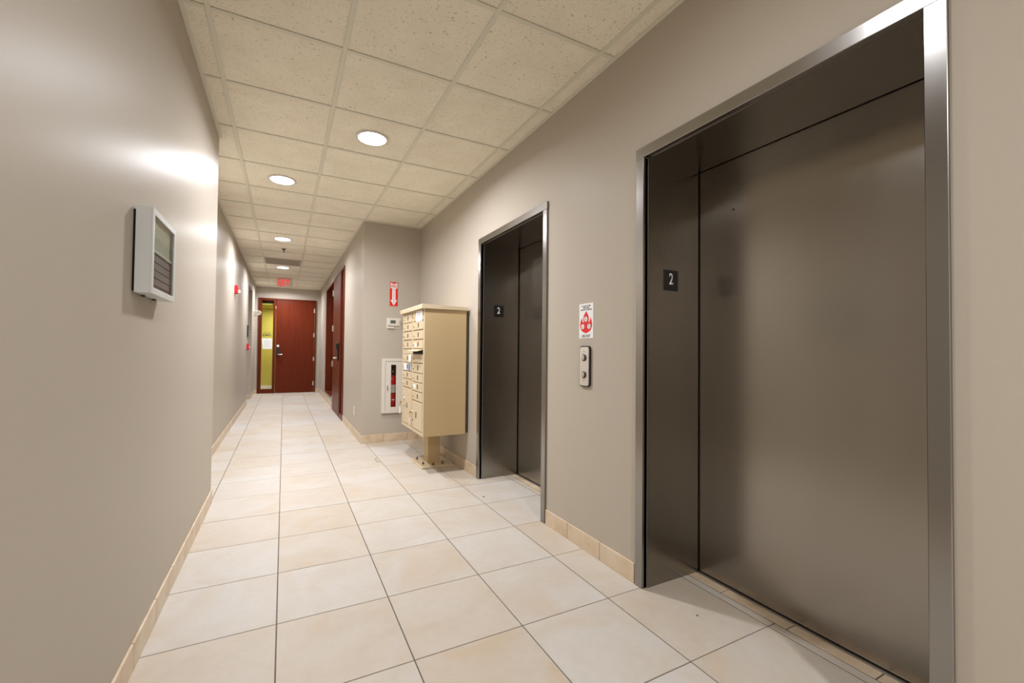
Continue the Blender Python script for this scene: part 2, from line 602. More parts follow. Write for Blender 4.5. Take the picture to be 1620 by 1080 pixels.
for i, (x0, x1) in [(round((a-GX0)/GP), (a, b)) for a, b in lines(XL2, XRW, GX0, GP)]:
    for k, (y0, y1) in [(round((a-GY0)/GQ), (a, b)) for a, b in lines(YK, YE, GY0, GQ)]:
        if (i, k) == VENT:
            continue
        bx = []
        for (a, b, c, d) in cregions:
            X0, X1, Y0, Y1 = max(x0+.004, a), min(x1-.004, b), max(y0+.004, c), min(y1-.004, d)
            if X1-X0 > .01 and Y1-Y0 > .01:
                bx.append((X0, X1, Y0, Y1))
        if not bx:
            continue
        if (i, k) in lamp_cells and len(bx) == 1:
            mb = MB()
            lx, ly = lamp_cells[(i, k)]
            mb.add(holed_tile(*bx[0], lx, ly, R_HOLE-.004, ZT, ZT+.015))
            link('ceiling_tile', mb.mesh('ceiling_tile', M['ctile'], (lx, ly, ZT)), ce, (lx, ly, ZT))
            continue
        q = bx[0]
        if len(bx) == 1 and abs(q[1]-q[0]-GP+.008) < 1e-6 and abs(q[3]-q[2]-GQ+.008) < 1e-6:
            if tfull is None:
                tfull = MB().box(0, GP-.008, 0, GQ-.008, 0, .015, .002).mesh('ceiling_tile', M['ctile'])
            link('ceiling_tile', tfull, ce, (q[0], q[2], ZT))
        else:
            mb = MB()
            for r in bx:
                mb.box(*r, ZT, ZT+.015)
            link('ceiling_tile', mb.mesh('ceiling_tile', M['ctile'], (q[0], q[2], ZT)), ce, (q[0], q[2], ZT))
def bar(x0, x1, y0, y1, nm):
    mb = MB().box(x0, x1, y0, y1, CEIL, CEIL+.0035, .0008)
    w, l = x1-x0, y1-y0
    if l > w:
        mb.box((x0+x1)/2-.0045, (x0+x1)/2+.0045, y0, y1, CEIL+.0035, CEIL+.03)
    else:
        mb.box(x0, x1, (y0+y1)/2-.0035, (y0+y1)/2+.0035, CEIL+.0035, CEIL+.03)
    link(nm, mb.mesh(nm, M['grid'], (x0, y0, CEIL)), ce, (x0, y0, CEIL))
for n in range(4):
    gx = GX0+n*GP
    y_end = YE if gx < XR else YB
    bar(gx-TW, gx+TW, YK, y_end, 'main_runner')
for k in range(-9, 17):
    gy = GY0+k*GQ
    if gy > YE-.05 or gy < YK+.05:
        continue
    L_ = XL if gy < YL else XL2
    R_ = XRW if gy < YB else XR
    xs = [L_]+[GX0+n*GP for n in range(4) if L_+.03 < GX0+n*GP < R_-.03]+[R_]
    for a, b in zip(xs, xs[1:]):
        a2 = a if a == L_ else a+TW+.0004
        b2 = b if b == R_ else b-TW-.0004
        bar(a2, b2, gy-TW, gy+TW, 'cross_tee')
def angle(x0, x1, y0, y1):
    link('wall_angle', MB().box(0, x1-x0, 0, y1-y0, 0, .004, .0008).mesh('wall_angle', M['grid']), ce, (x0, y0, CEIL-.0015))
WA = .020
angle(XL, XL+WA, YK, YL+.012)
angle(XL2, XL2+WA, YL, YE)
angle(XRW-WA, XRW, YK, YB)
angle(XR-WA, XR, YB, YE)
angle(XR, XRW-WA, YB-WA, YB)
angle(XL2+WA, XR-WA, YE-WA, YE)

# the ceiling lamps
lens_me = trim_me = None
def make_lamp(x, y, label, dim):
    global lens_me, trim_me
    t = thing('ceiling_lamp', (x, y, CEIL), label, 'ceiling lamp', None)
    if lens_me is None:
        trim_me = MB().lathe([(.122, .003), (.121, -.003), (.112, -.006), (.101, -.003), (.099, .010), (.108, .012), (.108, .003), (.122, .003)], (0, 0, 0), seg=48).mesh('trim_ring', M['white'], smooth=50)
        lens_me = MB().lathe([(0, 0), (.06, -.0005), (.0985, .0025), (.0985, .008), (0, .008)], (0, 0, 0), seg=48).mesh('lens', M['lens'], smooth=50)
    link('trim_ring', trim_me, t)
    link('lens', lens_me, t)
    l = bpy.data.lights.new('lamp_light', 'AREA')
    l.shape = 'DISK'
    l.size = .19
    l.energy = LAMP_POWER*dim
    l.color = LAMP_COLOR
    l.spread = math.radians(165)
    o = bpy.data.objects.new('lamp_light', l)
    COL.objects.link(o)
    o.parent = t
    o.location = (0, 0, -.008)
for (x, y, lab, dim) in LAMPS:
    make_lamp(x, y, lab, dim)

# return air grille in the ceiling
vx0, vx1 = GX0+TW, GX0+GP-TW
vy0, vy1 = GY0+10*GQ+TW, GY0+11*GQ-TW
v = thing('ceiling_vent', ((vx0+vx1)/2, (vy0+vy1)/2, CEIL), 'grey square return air grille in the hall ceiling', 'vent')
mb = MB()
for (a, b, c, d) in ((vx0, vx1, vy0, vy0+.03), (vx0, vx1, vy1-.03, vy1), (vx0, vx0+.03, vy0+.03, vy1-.03), (vx1-.03, vx1, vy0+.03, vy1-.03)):
    mb.box(a, b, c, d, CEIL-.002, CEIL+.006)
obj('grille_frame', mb, M['grille'], v)
obj('backing', MB().box(vx0+.002, vx1-.002, vy0+.002, vy1-.002, CEIL+.03, CEIL+.034), M['plenum'], v)
blade = None
for i in range(18):
    yy = vy0+.045+i*(vy1-vy0-.09)/17
    if blade is None:
        blade = MB().prism([(-.012, .010), (-.010, .010), (.012, -.002), (.010, -.002)], (vx0+.03-ORG[v].x, 0, 0), (0, 1, 0), ZP, XP, vx1-vx0-.06).mesh('grille_blade', M['grille'])
    link('grille_blade', blade, v, (0, yy-ORG[v].y, .006))

# sprinkler
sx, sy = -.03, 7.69
s_ = thing('sprinkler_head', (sx, sy, CEIL), 'small dark pendant sprinkler head hanging from a hall ceiling tile', 'sprinkler')
obj('escutcheon', MB().lathe([(0, 0.004), (.034, .004), (.032, -.004), (.016, -.012), (0, -.012)], (sx, sy, CEIL), seg=20), M['bronze'], s_, 40)
obj('nozzle', MB().lathe([(0, -.012), (.010, -.012), (.008, -.035), (.004, -.038), (.004, -.05), (0, -.05)], (sx, sy, CEIL), seg=12), M['bronze'], s_, 40)
obj('deflector', MB().lathe([(0, -.050), (.017, -.050), (.017, -.053), (0, -.053)], (sx, sy, CEIL), seg=16), M['bronze'], s_)

# ------------------------------------------------------------------ elevators
def elevator(ya, yb, label, pin=False):
    t = thing('elevator_entrance', (XRW, (ya+yb)/2, 0), label, 'elevator door')
    F = XRW-.013
    tw = .051
    for (a, b) in ((ya-tw+.003, ya), (yb, yb+tw-.003)):
        obj('jamb_trim', MB().box(F, XRW+.02, a, b, 0, EH, .0015), M['steel_trim'], t)
    obj('head_trim', MB().box(F-.0006, XRW+.02, ya-tw, yb+tw, EH+.0006, EH+.052, .0015), M['steel_trim'], t)
    th = .004
    obj('jamb_lining', MB().box(XRW+.02, 1.963, ya-.001, ya+th, 0, EH), M['steel_jamb'], t)
    obj('jamb_lining', MB().box(XRW+.02, 1.963, yb-th, yb+.001, 0, EH), M['steel_jamb'], t)
    obj('head_lining', MB().box(XRW+.02, 1.963, ya+th, yb-th, EH-th, EH+.001), M['steel_jamb'], t)
    obj('door_panel', MB().box(1.972, 2.0, ya-.04, yb+.04, .008, EH+.05, .001), M['steel_door'], t)
    obj('door_sill', MB().box(1.9545, 1.966, ya+.006, yb-.006, -.012, .001), M['steel_sill'], t)
    mb = MB().box(2.004, 2.03, ya-.1, yb+.1, -.02, EH+.1)
    mb.box(1.966, 2.004, ya-.1, yb+.1, -.02, -.012)
    mb.box(1.956, 2.004, ya-.11, ya-.06, -.02, EH+.1).box(1.956, 2.004, yb+.06, yb+.11, -.02, EH+.1).box(1.956, 2.004, ya-.06, yb+.06, EH+.06, EH+.1)
    struct('wall_shaft', mb, M['void'])
    if pin:
        obj('key_hole', MB().lathe([(.006, 0), (.006, -.0008), (.0045, -.0012), (0, -.0012)], (1.972, 1.37, 1.863), XP, 16), M['void'], t)
    return t
elevator(*E1, 'large brushed steel elevator entrance with a tiny keyhole high in its door', True)
elevator(*E2, 'narrow looking steel elevator entrance beside the beige mailbox cabinet')
def number_plate(y, z, label):
    t = thing('floor_number_sign', (1.76, y, z), label, 'sign')
    obj('plate', MB().box(1.709, 1.809, y-.003, y, z-.0525, z+.0525, .0008), M['black'], t)
    text('numeral', '2', (1.759, y-.003, z+.008), XP, ZP, .029, .058, M['silver'], t, .001)
number_plate(E1[1]-.004, 1.520, 'black plate with a white 2 in the large keyholed elevator entrance')
number_plate(E2[1]-.004, 1.515, 'black plate with a white 2 in the elevator entrance beside the mailboxes')

# hall call button plate
t = thing('call_button_plate', (XRW, 2.032, 1.066), 'rounded steel elevator call plate with two buttons under the flame sign', 'button panel')
def rrect(w, h, r, n=5):
    out = []
    for (cx, cy, a0) in ((w/2-r, h/2-r, 0), (-w/2+r, h/2-r, 90), (-w/2+r, -h/2+r, 180), (w/2-r, -h/2+r, 270)):
        for k in range(n+1):
            a = math.radians(a0+90*k/n)
            out.append((cx+r*math.cos(a), cy+r*math.sin(a)))
    return out
cpl = (XRW, 2.032, 1.066)
obj('backing_rim', MB().prism(rrect(.096, .238, .018), cpl, YN, ZP, XN, .011), M['black'], t)
obj('face_plate', MB().prism(rrect(.084, .226, .014), (XRW-.011, 2.032, 1.066), YN, ZP, XN, .003), M['steel_sill'], t)
for zz in (1.117, 1.017):
    b_ = obj('call_button', MB().lathe([(.021, 0), (.021, .003), (.017, .006), (.015, .003), (0, .003)], (XRW-.014, 2.032, zz), XN, 24), M['bronze'], t, 30)
    obj('button_cap', MB().lathe([(.0135, 0), (.0135, .006), (.011, .0085), (0, .009)], (XRW-.017, 2.032, zz), XN, 20), M['chrome'], b_, 40)
arrow = lambda s: [(-.004, -.003*s), (.004, -.003*s), (0, .004*s)]
for zz, s in ((1.152, 1), (.983, -1)):
    pts = arrow(s) if s > 0 else arrow(s)[::-1]
    obj('direction_mark', MB().prism(pts, (XRW-.014, 2.032, zz), YN, ZP, XN, .0006), M['ink'], t)

# flame sign
t = thing('elevator_fire_sign', (XRW, 2.031, 1.333), 'white sign with a red flame between the two elevator entrances', 'sign')
sy0, sz0 = 2.031, 1.333
X_ = XRW-.002
obj('plate', MB().box(X_, XRW, sy0-.065, sy0+.065, sz0-.103, sz0+.103), M['whitep'], t)
fl_pts = [(0, .058), (.006, .048), (.013, .038), (.018, .026), (.020, .012), (.019, .000), (.016, -.010), (.024, -.006), (.028, .002),
          (.030, .012), (.0305, .022), (.036, .010), (.041, -.004), (.0435, -.018), (.043, -.034), (.037, -.050), (.025, -.063), (.010, -.069),
          (0, -.074), (-.010, -.069), (-.025, -.063), (-.037, -.050), (-.043, -.034), (-.0435, -.018), (-.041, -.004), (-.036, .010),
          (-.0305, .020), (-.030, .012), (-.028, .002), (-.024, -.006), (-.016, -.010), (-.019, .000), (-.020, .012), (-.018, .026), (-.013, .038), (-.006, .048)]
fl_pts = [(a*1.28, b) for a, b in fl_pts]
obj('flame', MB().prism(fl_pts, (X_, sy0, sz0), YN, ZP, XN, .0005), M['redflat'], t)
for (a, b) in ((-.001, .010), (-.0300, -.033), (.0285, -.033)):
    c = (X_-.0005, sy0-a, sz0+b)
    d_ = obj('pictogram', MB().lathe([(.0165, 0), (.0165, .0004), (0, .0004)], c, XN, 28), M['ink'], t)
    obj('disc', MB().lathe([(.0148, 0), (.0148, .0004), (0, .0004)], (c[0]-.0004, c[1], c[2]), XN, 28), M['whitep'], d_)
    if a > -.01 and a < .01:
        obj('figure', MB().prism([(-.004, -.008), (.004, -.008), (.003, .002), (0, .009), (-.004, .003)], (c[0]-.0008, c[1], c[2]), YN, ZP, XN, .0003), M['redflat'], d_)
    elif a < 0:
        obj('figure', MB().prism([(-.009, -.005), (.006, -.003), (.006, .001), (-.009, .000)], (c[0]-.0008, c[1], c[2]), YN, ZP, XN, .0003), M['redflat'], d_)
    else:
        obj('figure', MB().prism([(-.002, .009), (-.006, .006), (.001, -.001), (-.001, -.009), (.003, -.009), (.006, .001)], (c[0]-.0008, c[1], c[2]), YN, ZP, XN, .0003), M['ink'], d_)
for (s, dz, w, h) in (('IN CASE OF FIRE', .088, .083, .0085), ('ELEVATORS', .077, .056, .0085), ('ARE OUT OF SERVICE', .066, .104, .0085), ('USE EXIT', -.089, .082, .0155)):
    text('lettering', s, (X_, sy0, sz0+dz), YN, ZP, w, h, M['ink'], t, .0005)

# ------------------------------------------------------------------ letter board case on the left wall
y0, y1, z0, z1 = 1.862, 2.205, 1.337, 1.634
xb, xf = XL+.008, XL+.052
t = thing('letter_board_case', (XL, (y0+y1)/2, z0), 'pale grey metal case with glass front holding a letter board', 'notice case')
obj('gap_shade', MB().box(XL, xb, y0+.008, y1-.008, z0+.006, z1-.012), M['void'], t)  # near-black sheet painting in the shadow gap between case and wall
mb = MB().box(xb, xb+.004, y0, y1, z0, z1)
mb.box(xb+.004, xf-.002, y0, y0+.004, z0, z1).box(xb+.004, xf-.002, y1-.004, y1, z0, z1)
mb.box(xb+.004, xf-.002, y0+.004, y1-.004, z0, z0+.004).box(xb+.004, xf-.002, y0+.004, y1-.004, z1-.004, z1)
obj('case_body', mb, M['case'], t)
fw = .021
mb = MB().box(xf-.002, xf+.004, y0-.001, y0+fw, z0-.001, z1+.001, .001).box(xf-.002, xf+.004, y1-fw, y1+.001, z0-.001, z1+.001, .001)
mb.box(xf-.002, xf+.004, y0+fw, y1-fw, z0-.001, z0+fw, .001).box(xf-.002, xf+.004, y0+fw, y1-fw, z1-fw, z1+.001, .001)
fr = obj('door_frame', mb, M['case'], t)
obj('pane', MB().box(xf-.001, xf+.001, y0+fw, y1-fw, z0+fw, z1-fw), M['case_glass'], fr)
zs = z0+(z1-z0)*.54
obj('reflection_panel', MB().box(xb+.004, xf-.010, y0+.004, y1-.004, zs+.004, z1-.004), M['reflect_tint'], t)  # pale upper backing, its tone paints in the reflection on the glass
obj('reflection_edge', MB().box(xb+.004, xf-.005, y0+.004, y1-.004, zs-.006, zs+.004, .001), M['case'], t)  # added strip, shaped to the edge of that painted reflection
bd = obj('letter_board', MB().box(xb+.004, xf-.012, y0+.004, y1-.004, z0+.004, zs-.006), M['board'], t)
rib = None
n = 5
for i in range(n):
    zz = z0+.008+i*(zs-z0-.016)/n
    if rib is None:
        rib = MB().box(xf-.012-XL, xf-.0085-XL, y0+.006-ORG[t].y, y1-.006-ORG[t].y, 0, (zs-z0-.016)/n-.004, .0008).mesh('board_rib', M['board'])
    link('board_rib', rib, bd, (0, 0, zz-z0))
for yy in (y0+.09, y1-.11):
    obj('clip', MB().box(XL+.006, XL+.016, yy, yy+.022, z0-.006, z0+.002, .001), M['black'], t)

# ------------------------------------------------------------------ mailbox cabinet on a pedestal
bx0, bx1, by0, by1, bz0, bz1 = 1.14, 1.553, 3.815, 4.610, .360, 1.532
t = thing('mailbox_cabinet', (1.375, 4.28, 0), 'beige free-standing mailbox cabinet on a square pedestal', 'mailbox')
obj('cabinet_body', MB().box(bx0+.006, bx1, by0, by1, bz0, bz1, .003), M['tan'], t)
mb = MB()
fx = bx0+.006
for (a, b, c, d) in ((by0, by0+.034, bz0, bz1), (by1-.034, by1, bz0, bz1), (4.194, 4.232, .765, 1.52), (by0+.034, by1-.034, 1.520, bz1), (by0+.034, by1-.034, bz0, .395)):
    mb.box(bx0, fx, a, b, c, d, .001)
mb.box(bx0, fx, 4.194, 4.206, .395, .765)
mb.box(bx0, fx, 4.232, by1-.034, 1.113, 1.158, .001)
obj('front_frame', mb, M['tandoor'], t)
rm = MB()
prof = [(bx0-.030, bz1+.0005), (bx0-.030, bz1+.034), (bx0-.024, bz1+.042), (bx1+.010, bz1+.030), (bx1+.010, bz1+.0005)]
rm.prism(prof, (0, by0-.014, 0), XP, ZP, YP, by1-by0+.028)
obj('roof', rm, M['tandoor'], t)
obj('rear_panel', MB().box(bx1, bx1+.022, by0+.006, by1-.02, bz0+.01, bz1-.045, .002), M['bronze'], t)
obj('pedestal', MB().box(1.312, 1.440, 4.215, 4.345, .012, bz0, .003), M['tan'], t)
obj('base_plate', MB().box(1.205, 1.535, 4.065, 4.495, 0, .014, .003), M['tandoor'], t)
for (a, b) in ((1.345, 4.135), (1.448, 4.155), (1.262, 4.20), (1.262, 4.42), (1.478, 4.42)):
    obj('anchor_bolt', MB().lathe([(.013, .014), (.013, .017), (.009, .018), (.009, .025), (.0055, .026), (.005, .040), (0, .042)], (a, b, 0), seg=10), M['bronze'], t)
colL, colR = (4.236, 4.573), (3.853, 4.190)
rowsA = [(1.431, 1.516), (1.345, 1.427), (1.255, 1.338), (1.165, 1.248)]
doors = [('L', r) for r in rowsA+[(1.026, 1.111), (.939, 1.021), (.858, .934), (.770, .853)]]
doors += [('R', r) for r in rowsA+[(1.030, 1.111), (.935, 1.022), (.846, .930), (.758, .841), (.668, .753)]]
dcache = {}
def mail_door(c, r, slot=True):
    y0, y1 = colL if c == 'L' else colR
    z0, z1 = r
    h = z1-z0
    xd = bx0-.004
    d = obj('mailbox_door', MB().box(xd, fx, y0+.003, y1-.003, z0+.003, z1-.003, .0015), M['tandoor'], t)
    yl = y1-.042
    obj('lock', MB().lathe([(.0105, 0), (.0105, .004), (.008, .007), (0, .007)], (xd, yl, z0+h*.46), XN, 14), M['brass'], d, 40)
    if slot:
        ys = y0+(y1-y0)*.45
        obj('name_window', MB().box(xd-.0012, xd, ys-.014, ys+.014, z0+h*.28, z0+h*.78), M['bronze'], d)
for i, (c, r) in enumerate(doors):
    mail_door(c, r, not (c == 'R' and abs(r[0]-1.030) < 1e-4) and not (c == 'R' and r[0] == 1.431))
# outgoing slot, its flap standing open
f_ = obj('outgoing_slot', MB().box(bx0+.003, fx, colR[0], 4.19, 1.116, 1.153), M['void'], t)
obj('slot_flap', MB().prism([(0, 0), (-.060, -.015), (-.060, -.011), (0, .005)], (bx0+.002, 3.858, 1.154), XP, ZP, YP, .345), M['tandoor'], f_)
for (a, b, c, d, tg) in ((4.209, 4.573, .400, .760, 'a'), (colR[0], 4.190, .400, .655, 'b')):
    p = obj('parcel_door', MB().box(bx0-.004, fx, a+.003, b-.003, c, d, .0015), M['tandoor'], t)
    yk = b-.085 if tg == 'a' else b-.022
    zk = .645 if tg == 'a' else .545
    obj('key_lock', MB().lathe([(.017, 0), (.017, .005), (.011, .012), (0, .012)], (bx0-.004, yk, zk), XN, 16), M['chrome'], p, 40)
    obj('name_window', MB().box(bx0-.0055, bx0-.004, a+.16, a+.188, .56, .61) if tg == 'a' else MB().box(bx0-.0055, bx0-.004, 4.03, 4.06, .505, .560), M['bronze'], p)
    obj('lower_lock', MB().lathe([(.008, 0), (.008, .004), (0, .005)], (bx0-.004, yk-.012, zk-.075), XN, 12), M['bronze'], p)
# keys left hanging in the parcel door locks
def key_tag(y, z, label, tagmat, dz):
    k = thing('key_tag', (bx0-.02, y, z), label, 'key')
    obj('key', MB().box(bx0-.030, bx0-.016, y-.0012, y+.0012, z-.010, z+.010, .001).box(bx0-.034, bx0-.029, y-.0012, y+.0012, z-.055, z+.004), M['brass'], k)
    obj('fob', MB().box(bx0-.036, bx0-.030, y-.012, y+.012, z-dz-.075, z-dz, .002), tagmat, k)
key_tag(4.168, .545, 'key with a pale fob hanging in the lower parcel locker lock', M['cream'], .055)
key_tag(4.56, .60, 'key with white fob hanging at the outer edge of the tall parcel locker', M['whitep'], .045)
# papers stuck on the doors
def sticker(name, y0, y1, z0, z1, m, label, cat, ink=0):
    xs = bx0-.004
    o = thing(name, (xs, (y0+y1)/2, z0), label, cat)
    obj('sheet', MB().box(xs-.002, xs-.0013, y0, y1, z0, z1), m, o)
    for i in range(ink):
        zz = z1-(z1-z0)*(i+1)/(ink+1)
        w = (.78, .62, .72, .5, .68)[i % 5]*(y1-y0)/2
        obj('ink_line', MB().box(xs-.0024, xs-.002, (y0+y1)/2-w, (y0+y1)/2+w, zz-.0016, zz+.0016), M['grey'], o)
sticker('paper_note', 3.875, 4.085, 1.424, 1.523, M['whitep'], 'white typed note taped over the top mailbox door', 'note', 5)
sticker('sticker', 4.245, 4.335, 1.030, 1.105, M['whitep'], 'plain white sticker on the mailbox door above the blue sticker', 'sticker')
sticker('sticker', 4.415, 4.52, .945, 1.012, M['whitep'], 'white sticker beside the blue one on a mailbox door', 'sticker')
sticker('sticker', 4.285, 4.345, .945, 1.015, M['blue'], 'small blue sticker on a mailbox door', 'sticker')
sticker('sticker', 4.055, 4.125, 1.178, 1.220, M['whitep'], 'small white sticker on the door just above the open mail flap', 'sticker')
sticker('sticker', 4.06, 4.14, .780, .822, M['whitep'], 'small white sticker near the lock of a lower mailbox door', 'sticker')

# ------------------------------------------------------------------ alcove wall: fire sign, thermostat, extinguisher cabinet
t = thing('fire_extinguisher_sign', (1.237, YB, 1.862), 'red FIRE EXTINGUISHER sign with a white arrow pointing down', 'sign')
obj('plate', MB().box(1.186, 1.288, YB-.002, YB, 1.709, 2.014), M['redflat'], t)
ar = [(-.043, .142), (0, .128), (.043, .142), (.043, .072), (.021, .072), (.021, -.075), (.043, -.075), (0, -.146), (-.043, -.075), (-.021, -.075), (-.021, .072), (-.043, .072)]
obj('arrow', MB().prism(ar, (1.237, YB-.002, 1.862), XP, ZP, YN, .0005), M['whitep'], t)
text('lettering', 'FIRE', (1.237, YB-.0025, 1.862+.099), XP, ZP, .070, .040, M['redflat'], t, .0005)
for i, ch in enumerate('EXTINGUISHER'):
    text('lettering', ch, (1.237, YB-.0025, 1.862+.062-i*.0153), XP, ZP, .013 if ch != 'I' else .004, .0118, M['redflat'], t, .0005)

t = thing('thermostat', (1.24, YB, 1.487), 'cream thermostat with a dark screen beside the mailboxes', 'thermostat')
obj('wall_plate', MB().box(1.152, 1.334, YB-.006, YB, 1.418, 1.556, .002), M['cream'], t)
h_ = obj('housing', MB().box(1.160, 1.312, YB-.034, YB-.006, 1.455, 1.540, .006, 2), M['white'], t)
obj('screen', MB().box(1.193, 1.258, YB-.0355, YB-.034, 1.486, 1.526), M['screen'], h_)
obj('lower_sensor', MB().box(1.160, 1.245, YB-.022, YB-.006, 1.424, 1.450, .003), M['white'], t)
for i in range(3):
    obj('button', MB().box(1.272, 1.296, YB-.036, YB-.034, 1.478+i*.018, 1.488+i*.018, .001), M['cream'], h_)

t = thing('extinguisher_cabinet', (1.244, YB, .355), 'white fire extinguisher cabinet set into the alcove wall', 'cabinet')
mb = MB()
for (a, b, c, d) in ((1.100, 1.142, .355, 1.041), (1.346, 1.388, .355, 1.041), (1.142, 1.346, .355, .390), (1.142, 1.346, 1.006, 1.041)):
    mb.box(a, b, YB-.030, YB-.0005, c, d, .003)
obj('cabinet_frame', mb, M['white'], t)
mb = MB().box(CX0+.002, CX1-.002, YB+.165, YB+.175, CZ0+.002, CZ1-.002)
mb.box(CX0+.002, CX0+.006, YB-.001, YB+.165, CZ0+.002, CZ1-.002).box(CX1-.006, CX1-.002, YB-.001, YB+.165, CZ0+.002, CZ1-.002)
mb.box(CX0+.006, CX1-.006, YB-.001, YB+.165, CZ0+.002, CZ0+.006).box(CX0+.006, CX1-.006, YB-.001, YB+.165, CZ1-.006, CZ1-.002)
obj('tub', mb, M['grey'], t)
wx0, wx1, wz0, wz1 = 1.212, 1.276, .431, .964
mb = MB()
for (a, b, c, d) in ((1.144, wx0, .392, 1.004), (wx1, 1.344, .392, 1.004), (wx0, wx1, .392, wz0), (wx0, wx1, wz1, 1.004)):
    mb.box(a, b, YB-.026, YB-.020, c, d)
dr = obj('door', mb, M['white'], t)
obj('vision_pane', MB().box(wx0, wx1, YB-.0235, YB-.0215, wz0, wz1), M['glass'], dr)
obj('pull_handle', MB().box(1.160, 1.172, YB-.040, YB-.026, .645, .705, .003), M['chrome'], dr)

ex, ey, ez = 1.246, YB+.082, .3915
t = thing('fire_extinguisher', (ex, ey, ez), 'red fire extinguisher standing inside the white wall cabinet', 'fire extinguisher')
obj('cylinder', MB().lathe([(0, 0), (.058, .0), (.062, .006), (.062, .36), (.056, .395), (.038, .425), (.020, .44), (0, .44)], (ex, ey, ez), seg=28), M['red'], t, 50)
obj('label_band', MB().lathe([(.0628, .215), (.0628, .315)], (ex, ey, ez), seg=28), M['band'], t, 50)
obj('label_band', MB().lathe([(.0628, .205), (.0628, .214)], (ex, ey, ez), seg=28), M['ink'], t, 50)
obj('valve', MB().lathe([(.018, .44), (.018, .47), (.024, .472), (.024, .5), (.012, .505), (0, .505)], (ex, ey, ez), seg=16), M['black'], t, 40)
obj('lever', MB().box(ex-.008, ex+.008, ey-.075, ey+.02, ez+.505, ez+.515, .002).box(ex-.008, ex+.008, ey-.07, ey+.02, ez+.535, ez+.545, .002), M['black'], t)
obj('gauge', MB().lathe([(.014, 0), (.014, .010), (.011, .012), (0, .012)], (ex+.010, ey-.022, ez+.485), YN, 16), M['chrome'], t, 40)
obj('triangle_mark', MB().prism([(.02, -.012), (.02, .012), (-.022, 0)], (ex, ey-.0635, ez+.125), XP, ZP, YN, .0008), M['whitep'], t)

# ------------------------------------------------------------------ end door with sidelight
YD = YE-.035
t = struct_root('door_1', 'cherry wood office door with glass sidelight at the end of the hall')
mb = MB()
F0, F1 = YD, YE+.1
for (a, b, c, d) in ((DY0, -.527, 0, 2.46), (.728, DY1, 0, 2.46), (-.253, -.200, 0, 2.428), (-.527, .728, 2.428, 2.46), (-.527, -.253, 2.398, 2.428), (-.527, -.253, 0, .100)):
    mb.box(a, b, F0, F1, c, d, .002)
obj('door_frame', mb, M['woodf'], t)
dl = obj('door_leaf', MB().box(-.195, .723, YD+.012, YD+.057, .006, 2.424, .002), M['wood'], t)
obj('pane', MB().box(-.527, -.253, YE+.03, YE+.036, .10, 2.398), M['glass'], t)
mb = MB()
for (a, b, c, d) in ((-.527, -.517, .10, 2.398), (-.263, -.253, .10, 2.398), (-.517, -.263, .10, .11), (-.517, -.263, 2.388, 2.398)):
    mb.box(a, b, YE+.012, YE+.028, c, d)
obj('glazing_bead', mb, M['woodf'], t)
for zz in (2.18, 1.527, .888, .24):
    obj('hinge', MB().lathe([(.010, -.055), (.010, .055)], (.7255, YD+.004, zz), ZP, 12).box(.700, .724, YD+.009, YD+.0125, zz-.055, zz+.055), M['chrome'], dl)
lo = obj('lock_set', MB().box(-.174, -.098, YD-.014, YD+.012, .955, 1.262, .008, 2), M['black'], dl)
obj('keypad', MB().box(-.166, -.112, YD-.020, YD-.014, 1.198, 1.252, .002), M['white'], dl)
obj('lever', MB().tube([(-.136, YD-.012, 1.004), (-.136, YD-.055, 1.004), (-.128, YD-.062, 1.004), (-.040, YD-.062, 1.002)], .013, 10), M['chrome'], dl, 40)
# writing on the sidelight glass and the paper taped behind it
PY = YE+.03
t2 = text('lettering', 'Suite 200', (-.40, PY, 1.560), XP, ZP, .155, .024, M['ink'], t, .0006)
t2 = text('lettering', 'RE/MAX', (-.398, PY, 1.503), XP, ZP, .205, .056, M['ink'], t, .0006, .25)
t = thing('paper_notice', (-.385, PY-.002, 1.142), 'white printed notice taped to the narrow glass beside the end door', 'notice')
obj('sheet', MB().prism([(-.105, 0), (.112, .002), (.112, .276), (-.128, .276)], (-.385, PY-.001, 1.142), XP, ZP, YN, .001), M['whitep'], t)
for i in range(7):
    w = (.03, .085, .07, .08, .055, .08, .05)[i]
    obj('ink_line', MB().box(-.385-w, -.385+w, PY-.0028, PY-.002, 1.39-i*.031, 1.394-i*.031), M['grey'], t)
# the room behind the sidelight
YR = 14.05
mb = MB().box(-1.2, 1.0, YR, YR+.1, 0, 2.8).box(-1.3, -1.2, YE+.12, YR, 0, 2.8).box(1.0, 1.1, YE+.12, YR, 0, 2.8)
struct('wall_office', mb, M['olive'])
struct('ceiling_office', MB().box(-1.2, 1.0, YE+.12, YR, 2.30, 2.34), M['olive'])
struct('floor_office', MB().box(-1.2, 1.0, YE+.02, YR, -.0025, .002), M['carpet'])
struct('baseboard_office', MB().box(-1.2, 1.0, YR-.012, YR, .002, .10, .002), M['whitep'])
l = bpy.data.lights.new('office_light', 'AREA')
l.size = .5
l.energy = 34
l.color = (1, .95, .85)
o = bpy.data.objects.new('office_light', l)
COL.objects.link(o)
o.location = (.1, 13.3, 2.29)

